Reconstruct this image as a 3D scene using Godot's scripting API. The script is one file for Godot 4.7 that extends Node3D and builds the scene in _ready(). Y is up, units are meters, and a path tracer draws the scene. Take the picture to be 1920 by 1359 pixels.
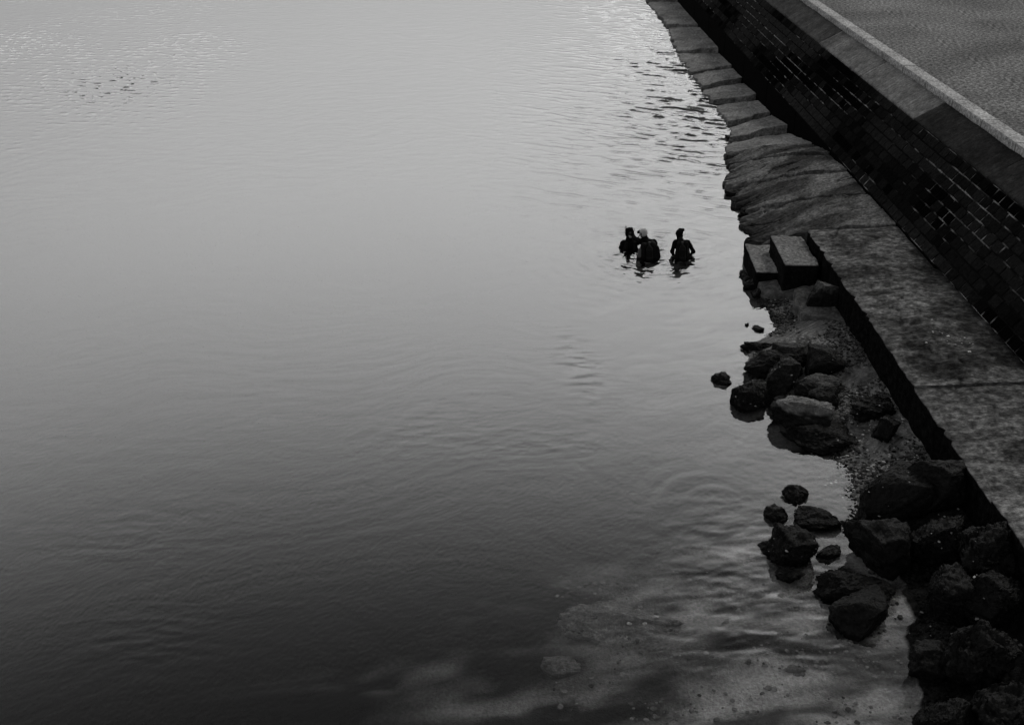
extends Node3D

# ------------------------------------------------------------------ helpers
var taken := {}
var rng := RandomNumberGenerator.new()
var n1 := FastNoiseLite.new()
var n2 := FastNoiseLite.new()
var n3 := FastNoiseLite.new()
var M := {}
var rock_shells := []

# shoreline: (z, x) from far to near
const SHORE := [Vector2(-90, 9.0), Vector2(-68.31, 8.35), Vector2(-61.25, 8.74), Vector2(-53.36, 8.16), Vector2(-48.35, 8.14), Vector2(-43.60, 8.30), Vector2(-41.52, 8.49), Vector2(-38.33, 8.04), Vector2(-36.54, 7.53), Vector2(-34.42, 7.47), Vector2(-33.03, 7.26), Vector2(-32.04, 6.79), Vector2(-31.00, 7.39), Vector2(-30.06, 6.85), Vector2(-28.96, 6.92), Vector2(-27.71, 6.59), Vector2(-25.76, 6.31), Vector2(-23.83, 6.29), Vector2(-22.69, 6.53), Vector2(-21.66, 5.49), Vector2(-20.50, 5.26), Vector2(-19.55, 5.63), Vector2(-18.36, 5.43), Vector2(-17.46, 6.17), Vector2(-16.44, 6.30), Vector2(-15.76, 6.18), Vector2(-15.20, 6.15), Vector2(-14.81, 5.85), Vector2(-13.94, 5.80), Vector2(-13.58, 6.10), Vector2(-12.83, 6.2), Vector2(-12.00, 5.83), Vector2(-11.32, 5.72), Vector2(-10.37, 5.51), Vector2(30, 5.2)]
const STEP_X := 7.58
const FOOT_X := 9.92

func numbered(called: String) -> String:
	var k = taken.get(called, 0)
	taken[called] = k + 1
	return called if k == 0 else "%s_%03d" % [called, k]

func tag(o: Node, label: String, category := "", group := "", kind := "") -> Node:
	if label: o.set_meta("label", label)
	if category: o.set_meta("category", category)
	if group: o.set_meta("group", group)
	if kind: o.set_meta("kind", kind)
	return o

func thing(called: String, label: String, category: String, at := Vector3.ZERO, turn := 0.0, group := "") -> Node3D:
	var o := Node3D.new()
	o.name = numbered(called)
	add_child(o)
	o.position = at
	o.rotation.y = turn
	tag(o, label, category, group)
	return o

func obj(called: String, mesh: Mesh, mat: Material, parent: Node = null) -> MeshInstance3D:
	var o := MeshInstance3D.new()
	o.mesh = mesh
	o.material_override = mat
	if parent == null:
		o.name = numbered(called)
		add_child(o)
	else:
		o.name = called
		parent.add_child(o, true)
	return o

func arrays_mesh(v: PackedVector3Array, n: PackedVector3Array, idx: PackedInt32Array, c := PackedColorArray()) -> ArrayMesh:
	var a := []
	a.resize(Mesh.ARRAY_MAX)
	a[Mesh.ARRAY_VERTEX] = v
	if n.size(): a[Mesh.ARRAY_NORMAL] = n
	if c.size(): a[Mesh.ARRAY_COLOR] = c
	a[Mesh.ARRAY_INDEX] = idx
	var m := ArrayMesh.new()
	m.add_surface_from_arrays(Mesh.PRIMITIVE_TRIANGLES, a)
	return m

# smooth normals of an indexed mesh (front faces clockwise)
func smooth_normals(v: PackedVector3Array, idx: PackedInt32Array) -> PackedVector3Array:
	var n := PackedVector3Array()
	n.resize(v.size())
	for t in range(0, idx.size(), 3):
		var a := idx[t]
		var b := idx[t + 1]
		var c := idx[t + 2]
		var f := (v[c] - v[a]).cross(v[b] - v[a])
		n[a] += f
		n[b] += f
		n[c] += f
	for i in n.size(): n[i] = n[i].normalized()
	return n

func grid_index(rows: int, cols: int) -> PackedInt32Array:
	# rows run along +z (near), columns along +x; seen from above the faces run clockwise
	var idx := PackedInt32Array()
	idx.resize((rows - 1) * (cols - 1) * 6)
	var k := 0
	for r in rows - 1:
		for c in cols - 1:
			var a := r * cols + c
			idx[k] = a
			idx[k + 1] = a + 1
			idx[k + 2] = a + cols
			idx[k + 3] = a + 1
			idx[k + 4] = a + cols + 1
			idx[k + 5] = a + cols
			k += 6
	return idx

func lin(g: float) -> Color:
	return Color(g, g, g)

func noise_tex(seed_: int, freq: float, lo: float, hi: float, size := 512, oct := 5, gain := 0.5, power := 1.0) -> ImageTexture:
	# a grey texture; lo and hi are sRGB values
	var n := FastNoiseLite.new()
	n.seed = seed_
	n.frequency = freq
	n.fractal_octaves = oct
	n.fractal_gain = gain
	var im := n.get_seamless_image(size, size)
	im.convert(Image.FORMAT_RGB8)
	for y in size:
		for x in size:
			var g := pow(im.get_pixel(x, y).r, power)
			g = lo + (hi - lo) * g
			im.set_pixel(x, y, Color(g, g, g))
	return ImageTexture.create_from_image(im)

func stone_mat(tex: Texture2D, bump: Texture2D, scale: Vector3, bump_cm: float, spec := 0.2, tint := 1.0, vcol := true) -> StandardMaterial3D:
	var m := StandardMaterial3D.new()
	m.albedo_color = Color(tint, tint, tint).linear_to_srgb()
	m.albedo_texture = tex
	m.vertex_color_use_as_albedo = vcol
	m.roughness = 0.85
	m.metallic_specular = spec
	m.uv1_triplanar = true
	m.uv1_world_triplanar = true
	m.uv1_scale = scale
	if bump:
		m.heightmap_enabled = true
		m.heightmap_texture = bump
		m.heightmap_scale = bump_cm
	return m

func plain(g: float, rough := 0.6, spec := 0.3) -> StandardMaterial3D:
	var m := StandardMaterial3D.new()
	m.albedo_color = Color(g, g, g).linear_to_srgb()
	m.roughness = rough
	m.metallic_specular = spec
	m.vertex_color_use_as_albedo = true
	return m

func shore_x(z: float) -> float:
	var x := 5.5
	if z <= SHORE[0].x: x = SHORE[0].y
	elif z >= SHORE[SHORE.size() - 1].x: x = SHORE[SHORE.size() - 1].y
	else:
		for i in SHORE.size() - 1:
			if z <= SHORE[i + 1].x:
				var t: float = (z - SHORE[i].x) / (SHORE[i + 1].x - SHORE[i].x)
				x = lerpf(SHORE[i].y, SHORE[i + 1].y, t)
				break
	return x

func ground_h(x: float, z: float, sx: float) -> float:
	var d := x - sx
	var near := smoothstep(-19.0, -15.0, z)
	if d < 0.0:
		var q := -d
		var h := -lerpf(0.26 * q + 0.02 * q * q, 0.075 * q + 0.012 * q * q, near)
		var bump := n2.get_noise_2d(x * 13.0, z * 20.0) * lerpf(0.10, 0.24, near) * minf(q * 0.5, 1.0) + n2.get_noise_2d(x * 30.0, z * 30.0 + 50.0) * 0.03 * minf(q * 2.0, 1.0)
		return maxf(h, -4.0) + bump
	# dry side
	var far := 1.0 - smoothstep(-35.5, -32.5, z)
	var edge := smoothstep(-25.9, -25.3, z)
	var beach := 0.02 + 0.42 * smoothstep(0.0, maxf(STEP_X - sx, 0.6), d)
	var bank := -0.12 + 0.9 * clampf(d / 3.0, 0.0, 1.0)
	var low := -0.06 + 0.1 * smoothstep(0.0, 1.8, d)
	var h2 := lerpf(lerpf(bank, beach, edge), low, far)
	var rough := n2.get_noise_2d(x * 14.0, z * 14.0) * 0.05 + n2.get_noise_2d(x * 45.0, z * 45.0) * 0.03
	return h2 + rough * minf(d * 2.0, 1.0) * lerpf(1.0, 0.4, far)

# ------------------------------------------------------------------ solids
# a stone: a cube blown up to a superellipsoid, cut by a few planes, roughened
func rock_mesh(seed_: int, size: Vector3, boxy := 0.55, cuts := 7, rough := 0.06, fine := 0.02, n := 16, tone := 1.0, light_top := 0.0) -> ArrayMesh:
	var r := RandomNumberGenerator.new()
	r.seed = seed_
	var planes := []
	for i in cuts + 4:
		var d := Vector3(r.randf_range(-1, 1), r.randf_range(-0.7, 1), r.randf_range(-1, 1)).normalized()
		planes.append([d, r.randf_range(0.52, 0.84)])
	var off := Vector3(r.randf() * 100.0, r.randf() * 100.0, r.randf() * 100.0)
	var v := PackedVector3Array()
	var c := PackedColorArray()
	var idx := PackedInt32Array()
	var known := {}
	var ax := [[Vector3(1, 0, 0), Vector3(0, 1, 0), Vector3(0, 0, 1)], [Vector3(-1, 0, 0), Vector3(0, 0, 1), Vector3(0, 1, 0)], [Vector3(0, 1, 0), Vector3(0, 0, 1), Vector3(1, 0, 0)], [Vector3(0, -1, 0), Vector3(1, 0, 0), Vector3(0, 0, 1)], [Vector3(0, 0, 1), Vector3(1, 0, 0), Vector3(0, 1, 0)], [Vector3(0, 0, -1), Vector3(0, 1, 0), Vector3(1, 0, 0)]]
	for f in ax:
		var ids := PackedInt32Array()
		for i in n + 1:
			for j in n + 1:
				var p: Vector3 = f[0] + f[1] * (2.0 * i / n - 1.0) + f[2] * (2.0 * j / n - 1.0)
				var key := Vector3i((p * 1000.0).round())
				if known.has(key):
					ids.append(known[key])
					continue
				var dir := p.normalized()
				var q := dir.lerp(p * 0.8, boxy)
				for pl in planes:
					var over: float = q.dot(pl[0]) - pl[1]
					if over > 0.0: q -= pl[0] * over * 0.92
				var s := n1.get_noise_3dv(dir * 60.0 + off) * rough * 2.0 + n1.get_noise_3dv(dir * 190.0 + off) * rough
				q += dir * s
				q += Vector3(n1.get_noise_3dv(p * 420.0 + off), n1.get_noise_3dv(p * 420.0 + off * 2.0), n1.get_noise_3dv(p * 420.0 - off)) * fine * 2.0
				known[key] = v.size()
				ids.append(v.size())
				v.append(q * size * 0.5)
				var g := tone * (1.0 + 0.5 * n1.get_noise_3dv(dir * 90.0 - off) + 0.35 * n1.get_noise_3dv(p * 300.0 + off))
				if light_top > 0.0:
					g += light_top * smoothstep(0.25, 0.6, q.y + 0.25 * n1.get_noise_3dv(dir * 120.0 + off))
				c.append(lin(maxf(g, 0.02)))
		for i in n:
			for j in n:
				var a := ids[i * (n + 1) + j]
				var b := ids[i * (n + 1) + j + 1]
				var d2 := ids[(i + 1) * (n + 1) + j]
				var e := ids[(i + 1) * (n + 1) + j + 1]
				idx.append_array(PackedInt32Array([a, b, d2, b, e, d2]))
	return arrays_mesh(v, smooth_normals(v, idx), idx, c)

# a box with worn, rounded edges; size full; n segments a side
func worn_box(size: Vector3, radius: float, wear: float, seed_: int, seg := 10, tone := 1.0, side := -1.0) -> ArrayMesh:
	var off := Vector3(seed_ * 13.7, seed_ * 7.1, seed_ * 3.3)
	var half := size * 0.5
	var v := PackedVector3Array()
	var c := PackedColorArray()
	var idx := PackedInt32Array()
	var known := {}
	var ts := PackedFloat32Array()
	ts.append(-1.0)
	for i in seg + 1: ts.append(-0.96 + 1.92 * i / seg)
	ts.append(1.0)
	var n := ts.size() - 1
	var ax := [[Vector3(1, 0, 0), Vector3(0, 1, 0), Vector3(0, 0, 1)], [Vector3(-1, 0, 0), Vector3(0, 0, 1), Vector3(0, 1, 0)], [Vector3(0, 1, 0), Vector3(0, 0, 1), Vector3(1, 0, 0)], [Vector3(0, -1, 0), Vector3(1, 0, 0), Vector3(0, 0, 1)], [Vector3(0, 0, 1), Vector3(1, 0, 0), Vector3(0, 1, 0)], [Vector3(0, 0, -1), Vector3(0, 1, 0), Vector3(1, 0, 0)]]
	for f in ax:
		var ids := PackedInt32Array()
		for i in n + 1:
			for j in n + 1:
				var p: Vector3 = (f[0] + f[1] * ts[i] + f[2] * ts[j])
				var key := Vector3i((p * 1000.0).round())
				if known.has(key):
					ids.append(known[key])
					continue
				var q := p * half
				var inner := q.clamp(-half + Vector3.ONE * radius, half - Vector3.ONE * radius)
				if (q - inner).length() > 0.0001: q = inner + (q - inner).normalized() * radius
				q += p.normalized() * (n1.get_noise_3dv(q * 70.0 + off) * wear + n1.get_noise_3dv(q * 250.0 + off) * wear * 0.5)
				known[key] = v.size()
				ids.append(v.size())
				v.append(q)
				var face_tone := tone if side < 0.0 or p.y > 0.97 else side  # a separate side tone paints the shade of the upright faces
				c.append(lin(face_tone * (1.0 + 0.35 * n1.get_noise_3dv(q * 40.0 - off))))
		for i in n:
			for j in n:
				var a := ids[i * (n + 1) + j]
				var b := ids[i * (n + 1) + j + 1]
				var d2 := ids[(i + 1) * (n + 1) + j]
				var e := ids[(i + 1) * (n + 1) + j + 1]
				idx.append_array(PackedInt32Array([a, b, d2, b, e, d2]))
	return arrays_mesh(v, smooth_normals(v, idx), idx, c)

# a slab: four top corners (far-left, far-right, near-right, near-left), ragged edges, skirts down by thick
func slab_mesh(a: Vector3, b: Vector3, c_: Vector3, d: Vector3, thick: float, seed_: int, ragged := 0.05, nx := 26, nz := 14, tone := 1.0, bump := 0.03, bulge := 0.0, cracked := false) -> ArrayMesh:
	var off := seed_ * 17.3
	var v := PackedVector3Array()
	var c := PackedColorArray()
	var idx := PackedInt32Array()
	var cols := nx + 5
	var rows := nz + 5
	for r in rows:
		for q in cols:
			var i := clampf(float(q - 2) / nx, 0.0, 1.0)
			var j := clampf(float(r - 2) / nz, 0.0, 1.0)
			var p := a.lerp(b, i).lerp(d.lerp(c_, i), j)
			var e := Vector2(p.x, p.z)
			var edge := minf(minf(i, 1.0 - i) * nx, minf(j, 1.0 - j) * nz)
			var drop := 0.0
			var out := 0.0
			if q == 0 or r == 0 or q == cols - 1 or r == rows - 1:
				drop = thick
				out = 0.06
			elif q == 1 or r == 1 or q == cols - 2 or r == rows - 2:
				drop = 0.035
				out = 0.03
			var centre := (a + b + c_ + d) * 0.25
			var away := Vector3(p.x - centre.x, 0, p.z - centre.z).normalized()
			p += away * out
			p.y += bulge * sin(PI * i)
			if edge < 0.5:
				p.x += n1.get_noise_2d(e.x * 60.0 + off, e.y * 60.0) * ragged * 2.0
				p.z += n1.get_noise_2d(e.x * 60.0, e.y * 60.0 + off) * ragged * 2.0
			p.y += n1.get_noise_2d(e.x * 25.0 + off, e.y * 25.0) * bump * 2.0 + n1.get_noise_2d(e.x * 90.0, e.y * 90.0 - off) * bump * 0.7 - drop
			var g := tone
			if cracked:
				p.x += pow(1.0 - i, 8.0) * (0.35 * n2.get_noise_2d(e.y * 28.0, 3.0) + 0.5 * n1.get_noise_2d(e.y * 130.0, 9.0))
				g *= lerpf(0.4, 1.0, smoothstep(-0.25, 0.15, n2.get_noise_2d(e.x * 14.0 + 5.0, e.y * 22.0))) * rng.randf_range(0.6, 1.35)
				p.y += rng.randf_range(-0.012, 0.012)
				var cr := smoothstep(0.032, 0.008, absf(n2.get_noise_2d(e.x * 9.0 + 2.0 * n2.get_noise_2d(e.x * 30.0, e.y * 30.0), e.y * 26.0 + e.x * 6.0))) * smoothstep(-0.05, 0.2, n3.get_noise_2d(e.x * 14.0, e.y * 14.0))
				p.y -= cr * 0.09
				g *= 1.0 - 0.8 * cr
				p.y += 0.02 * n2.get_noise_2d(e.x * 40.0, e.y * 40.0)
			v.append(p)
			c.append(lin(g * (1.0 + 0.45 * n1.get_noise_2d(e.x * 30.0 - off, e.y * 30.0) + 0.3 * n1.get_noise_2d(e.x * 110.0, e.y * 110.0))))
	idx = grid_index(rows, cols)
	return arrays_mesh(v, smooth_normals(v, idx), idx, c)

func box_into(v: PackedVector3Array, n: PackedVector3Array, c: PackedColorArray, idx: PackedInt32Array, at: Transform3D, size: Vector3, bevel: float, g: float) -> void:
	# a block with its top (local +y) edges chamfered
	var h := size * 0.5
	var b := bevel
	var lo := [Vector3(-h.x, -h.y, -h.z), Vector3(h.x, -h.y, -h.z), Vector3(h.x, -h.y, h.z), Vector3(-h.x, -h.y, h.z)]
	var mid := [Vector3(-h.x, h.y - b, -h.z), Vector3(h.x, h.y - b, -h.z), Vector3(h.x, h.y - b, h.z), Vector3(-h.x, h.y - b, h.z)]
	var top := [Vector3(-h.x + b, h.y, -h.z + b), Vector3(h.x - b, h.y, -h.z + b), Vector3(h.x - b, h.y, h.z - b), Vector3(-h.x + b, h.y, h.z - b)]
	var quads := [[top[0], top[1], top[2], top[3]]]
	for k in 4:
		var m := (k + 1) % 4
		quads.append([mid[m], mid[k], lo[k], lo[m]])
		quads.append([top[m], top[k], mid[k], mid[m]])
	for q in quads:
		var nn: Vector3 = (at.basis * ((q[2] - q[0]) as Vector3).cross(q[1] - q[0])).normalized()
		var s := v.size()
		for p in q:
			v.append(at * (p as Vector3))
			n.append(nn)
			c.append(lin(g))
		idx.append_array(PackedInt32Array([s, s + 1, s + 2, s, s + 2, s + 3]))

# ------------------------------------------------------------------ bodies: tapered capsules, smooth minimum, surface nets
func field(p: Vector3, prims: Array, k: float) -> float:
	var d := 9.0
	for q in prims:
		var a: Vector3 = q[0]
		var ab: Vector3 = q[1]
		var t := clampf((p - a).dot(ab) * q[4], 0.0, 1.0)
		var e: float = (p - a - ab * t).length() - lerpf(q[2], q[3], t)
		var h := clampf(0.5 + 0.5 * (d - e) / k, 0.0, 1.0)
		d = lerpf(d, e, h) - k * h * (1.0 - h)
	return d

func nets(spec: Array, cell: float, k: float, v: PackedVector3Array, n: PackedVector3Array, c: PackedColorArray, idx: PackedInt32Array, tone: Callable) -> void:
	var prims := []
	var lo := Vector3.ONE * 99.0
	var hi := -lo
	for s in spec:
		var a: Vector3 = s[0]
		var b: Vector3 = s[1]
		var ab := b - a
		prims.append([a, ab, s[2], s[3], 1.0 / maxf(ab.length_squared(), 1e-6)])
		var r := Vector3.ONE * (maxf(s[2], s[3]) + cell * 2.0)
		lo = lo.min(a - r).min(b - r)
		hi = hi.max(a + r).max(b + r)
	var dim := Vector3i(((hi - lo) / cell).ceil()) + Vector3i.ONE
	var f := PackedFloat32Array()
	f.resize(dim.x * dim.y * dim.z)
	var at := 0
	for z in dim.z:
		for y in dim.y:
			for x in dim.x:
				f[at] = field(lo + Vector3(x, y, z) * cell, prims, k)
				at += 1
	var ids := {}
	var sx := 1
	var sy := dim.x
	var sz := dim.x * dim.y
	for z in dim.z - 1:
		for y in dim.y - 1:
			for x in dim.x - 1:
				var b := x + y * sy + z * sz
				var inside := 0
				for q in 8:
					if f[b + (q & 1) + ((q >> 1) & 1) * sy + (q >> 2) * sz] < 0.0: inside += 1
				if inside == 0 or inside == 8: continue
				var sum := Vector3.ZERO
				var cnt := 0
				for ed in [[0, 1], [2, 3], [4, 5], [6, 7], [0, 2], [1, 3], [4, 6], [5, 7], [0, 4], [1, 5], [2, 6], [3, 7]]:
					var p0: int = ed[0]
					var p1: int = ed[1]
					var f0 := f[b + (p0 & 1) + ((p0 >> 1) & 1) * sy + (p0 >> 2) * sz]
					var f1 := f[b + (p1 & 1) + ((p1 >> 1) & 1) * sy + (p1 >> 2) * sz]
					if (f0 < 0.0) != (f1 < 0.0):
						var t := f0 / (f0 - f1)
						sum += Vector3(p0 & 1, (p0 >> 1) & 1, p0 >> 2).lerp(Vector3(p1 & 1, (p1 >> 1) & 1, p1 >> 2), t)
						cnt += 1
				var p := lo + (Vector3(x, y, z) + sum / cnt) * cell
				ids[b] = v.size()
				v.append(p)
				var e := cell * 0.5
				var nn := Vector3(field(p + Vector3(e, 0, 0), prims, k) - field(p - Vector3(e, 0, 0), prims, k), field(p + Vector3(0, e, 0), prims, k) - field(p - Vector3(0, e, 0), prims, k), field(p + Vector3(0, 0, e), prims, k) - field(p - Vector3(0, 0, e), prims, k)).normalized()
				n.append(nn)
				c.append(lin(tone.call(p, nn)))
	for z in range(1, dim.z - 1):
		for y in range(1, dim.y - 1):
			for x in range(1, dim.x - 1):
				var b := x + y * sy + z * sz
				for ax in 3:
					var st: int = [sx, sy, sz][ax]
					var u: int = [sy, sz, sx][ax]
					var w: int = [sz, sx, sy][ax]
					if (f[b] < 0.0) == (f[b + st] < 0.0): continue
					if not (ids.has(b) and ids.has(b - u) and ids.has(b - w) and ids.has(b - u - w)): continue
					var q0: int = ids[b]
					var q1: int = ids[b - u]
					var q2: int = ids[b - u - w]
					var q3: int = ids[b - w]
					if f[b] < 0.0: idx.append_array(PackedInt32Array([q0, q3, q2, q0, q2, q1]))
					else: idx.append_array(PackedInt32Array([q0, q1, q2, q0, q2, q3]))

func blob(spec: Array, cell: float, k: float, g: float) -> ArrayMesh:
	var v := PackedVector3Array()
	var n := PackedVector3Array()
	var c := PackedColorArray()
	var idx := PackedInt32Array()
	nets(spec, cell, k, v, n, c, idx, func(_p, _n): return g)
	return arrays_mesh(v, n, idx, c)

func hand_spec(w: Vector3, to: Vector3, side: Vector3) -> Array:
	# palm, four unequal curled fingers and a thumb leaving the side of the palm
	var f := to.normalized()
	var s := side.normalized()
	var up := f.cross(s).normalized()
	var out := [[w, w + f * 0.085, 0.03, 0.034]]
	var long_ := [0.065, 0.075, 0.07, 0.055]
	for i in 4:
		var root: Vector3 = w + f * 0.085 + s * (0.03 - 0.02 * i)
		var mid: Vector3 = root + f * long_[i] * 0.6 - up * 0.012
		out.append([root, mid, 0.011, 0.0095])
		out.append([mid, mid + f * long_[i] * 0.3 - up * 0.03, 0.0095, 0.008])
	out.append([w + f * 0.03 + s * 0.03, w + f * 0.07 + s * 0.065, 0.013, 0.011])
	out.append([w + f * 0.07 + s * 0.065, w + f * 0.105 + s * 0.065, 0.011, 0.009])
	return out

func body_mesh(limbs: Array, head: Vector3, look: Vector3, hands: Array, suit: float, face: float) -> ArrayMesh:
	var v := PackedVector3Array()
	var n := PackedVector3Array()
	var c := PackedColorArray()
	var idx := PackedInt32Array()
	nets(limbs, 0.026, 0.05, v, n, c, idx, func(_p, _n): return suit)
	look = look.normalized()
	var side := look.cross(Vector3.UP).normalized()
	var up := side.cross(look).normalized()
	var h := []
	h.append([head + up * 0.03 - look * 0.015, head + up * 0.01 - look * 0.01, 0.092, 0.088])       # skull
	h.append([head - up * 0.05 + look * 0.025, head - up * 0.095 + look * 0.05, 0.06, 0.034])        # jaw and chin
	h.append([head + look * 0.085 + up * 0.015, head + look * 0.108 - up * 0.025, 0.010, 0.016])     # nose
	h.append([head + look * 0.075 - up * 0.062 - side * 0.02, head + look * 0.075 - up * 0.062 + side * 0.02, 0.014, 0.014])   # mouth
	for sgn in [-1.0, 1.0]:
		h.append([head + side * 0.088 * sgn + up * 0.015 - look * 0.01, head + side * 0.09 * sgn - up * 0.03 - look * 0.005, 0.016, 0.012])   # ears
		h.append([head + look * 0.075 + side * 0.034 * sgn + up * 0.022, head + look * 0.075 + side * 0.036 * sgn + up * 0.022, 0.017, 0.017])  # eyes
	h.append([head - up * 0.07 - look * 0.02, head - up * 0.17 - look * 0.03, 0.058, 0.064])         # neck
	nets(h, 0.010, 0.018, v, n, c, idx, func(p: Vector3, _n): return face if (p - head).dot(look) > 0.035 and (p - head).dot(up) > -0.12 and (p - head).dot(up) < 0.075 else suit)
	for q in hands:
		nets(hand_spec(q[0], q[1], q[2]), 0.007, 0.008, v, n, c, idx, func(_p, _n): return suit)
	return arrays_mesh(v, n, idx, c)

func tube(path: Array, r: float, g := 1.0) -> ArrayMesh:
	var cv := Curve3D.new()
	for i in path.size():
		var tan := Vector3.ZERO
		if i > 0 and i < path.size() - 1: tan = (path[i + 1] - path[i - 1]) * 0.2
		cv.add_point(path[i], -tan, tan)
	var pts := cv.tessellate(4, 4)
	var v := PackedVector3Array()
	var n := PackedVector3Array()
	var c := PackedColorArray()
	var idx := PackedInt32Array()
	var sides := 10
	for i in pts.size():
		var dir := (pts[mini(i + 1, pts.size() - 1)] - pts[maxi(i - 1, 0)]).normalized()
		var s := dir.cross(Vector3(0.31, 0.9, 0.17)).normalized()
		var u := s.cross(dir)
		for k in sides:
			var o := s * cos(TAU * k / sides) + u * sin(TAU * k / sides)
			v.append(pts[i] + o * r)
			n.append(o)
			c.append(lin(g))
	for i in pts.size() - 1:
		for k in sides:
			var a := i * sides + k
			var b := i * sides + (k + 1) % sides
			idx.append_array(PackedInt32Array([a, a + sides, b, b, a + sides, b + sides]))
	return arrays_mesh(v, n, idx, c)

# lathe about the axis from a to b: profile of (along, radius)
func lathe(a: Vector3, b: Vector3, prof: Array, g := 1.0) -> ArrayMesh:
	var dir := (b - a).normalized()
	var s := dir.cross(Vector3(0.31, 0.2, 0.97)).normalized()
	var u := s.cross(dir)
	var v := PackedVector3Array()
	var c := PackedColorArray()
	var idx := PackedInt32Array()
	var sides := 20
	for q in prof:
		for k in sides:
			v.append(a + dir * q[0] + (s * cos(TAU * k / sides) + u * sin(TAU * k / sides)) * q[1])
			c.append(lin(g))
	for i in prof.size() - 1:
		for k in sides:
			var p := i * sides + k
			var r := i * sides + (k + 1) % sides
			idx.append_array(PackedInt32Array([p, p + sides, r, r, p + sides, r + sides]))
	return arrays_mesh(v, smooth_normals(v, idx), idx, c)

func air_tank(t: Node3D, bottom: Vector3, top: Vector3) -> void:
	var len_ := bottom.distance_to(top)
	var o := obj("air_tank", lathe(bottom, top, [[0.0, 0.001], [0.0, 0.06], [0.02, 0.085], [0.05, 0.092], [len_ - 0.12, 0.092], [len_ - 0.06, 0.075], [len_ - 0.02, 0.035], [len_, 0.024], [len_ + 0.001, 0.001]], 0.008), M.gear, t)
	var dir := (top - bottom).normalized()
	obj("valve", lathe(top, top + dir * 0.09, [[0.0, 0.001], [0.0, 0.02], [0.05, 0.022], [0.06, 0.034], [0.085, 0.034], [0.09, 0.001]], 0.05), M.gear, o)
	for k in [0.3, 0.72]:
		obj("tank_band", lathe(bottom + dir * len_ * k, top, [[0.0, 0.0925], [0.002, 0.098], [0.045, 0.098], [0.047, 0.0925]], 0.012), M.gear, o)

func mask(t: Node3D, at: Vector3, look: Vector3, head: Vector3, frame_tone := 0.008) -> void:
	look = look.normalized()
	var side := look.cross(Vector3.UP).normalized()
	var up := side.cross(look)
	var o := obj("mask", blob([[at - side * 0.05, at + side * 0.05, 0.042, 0.042], [at - up * 0.03 + look * 0.02, at - up * 0.045 + look * 0.025, 0.022, 0.02]], 0.009, 0.02, frame_tone), M.gear, t)
	for sgn in [-1.0, 1.0]:
		obj("lens", blob([[at + look * 0.026 + side * 0.034 * sgn, at + look * 0.026 + side * 0.046 * sgn, 0.025, 0.023]], 0.007, 0.01, 0.02), M.lens, o)
	var ring := []
	for k in 13:
		var a := PI * k / 12.0 - PI * 0.5
		ring.append(head + up * (at - head).dot(up) + side * 0.102 * sin(a) - look * (0.104 * cos(a) - 0.02))
	obj("strap", tube(ring, 0.011, 0.008), M.gear, o)

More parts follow.
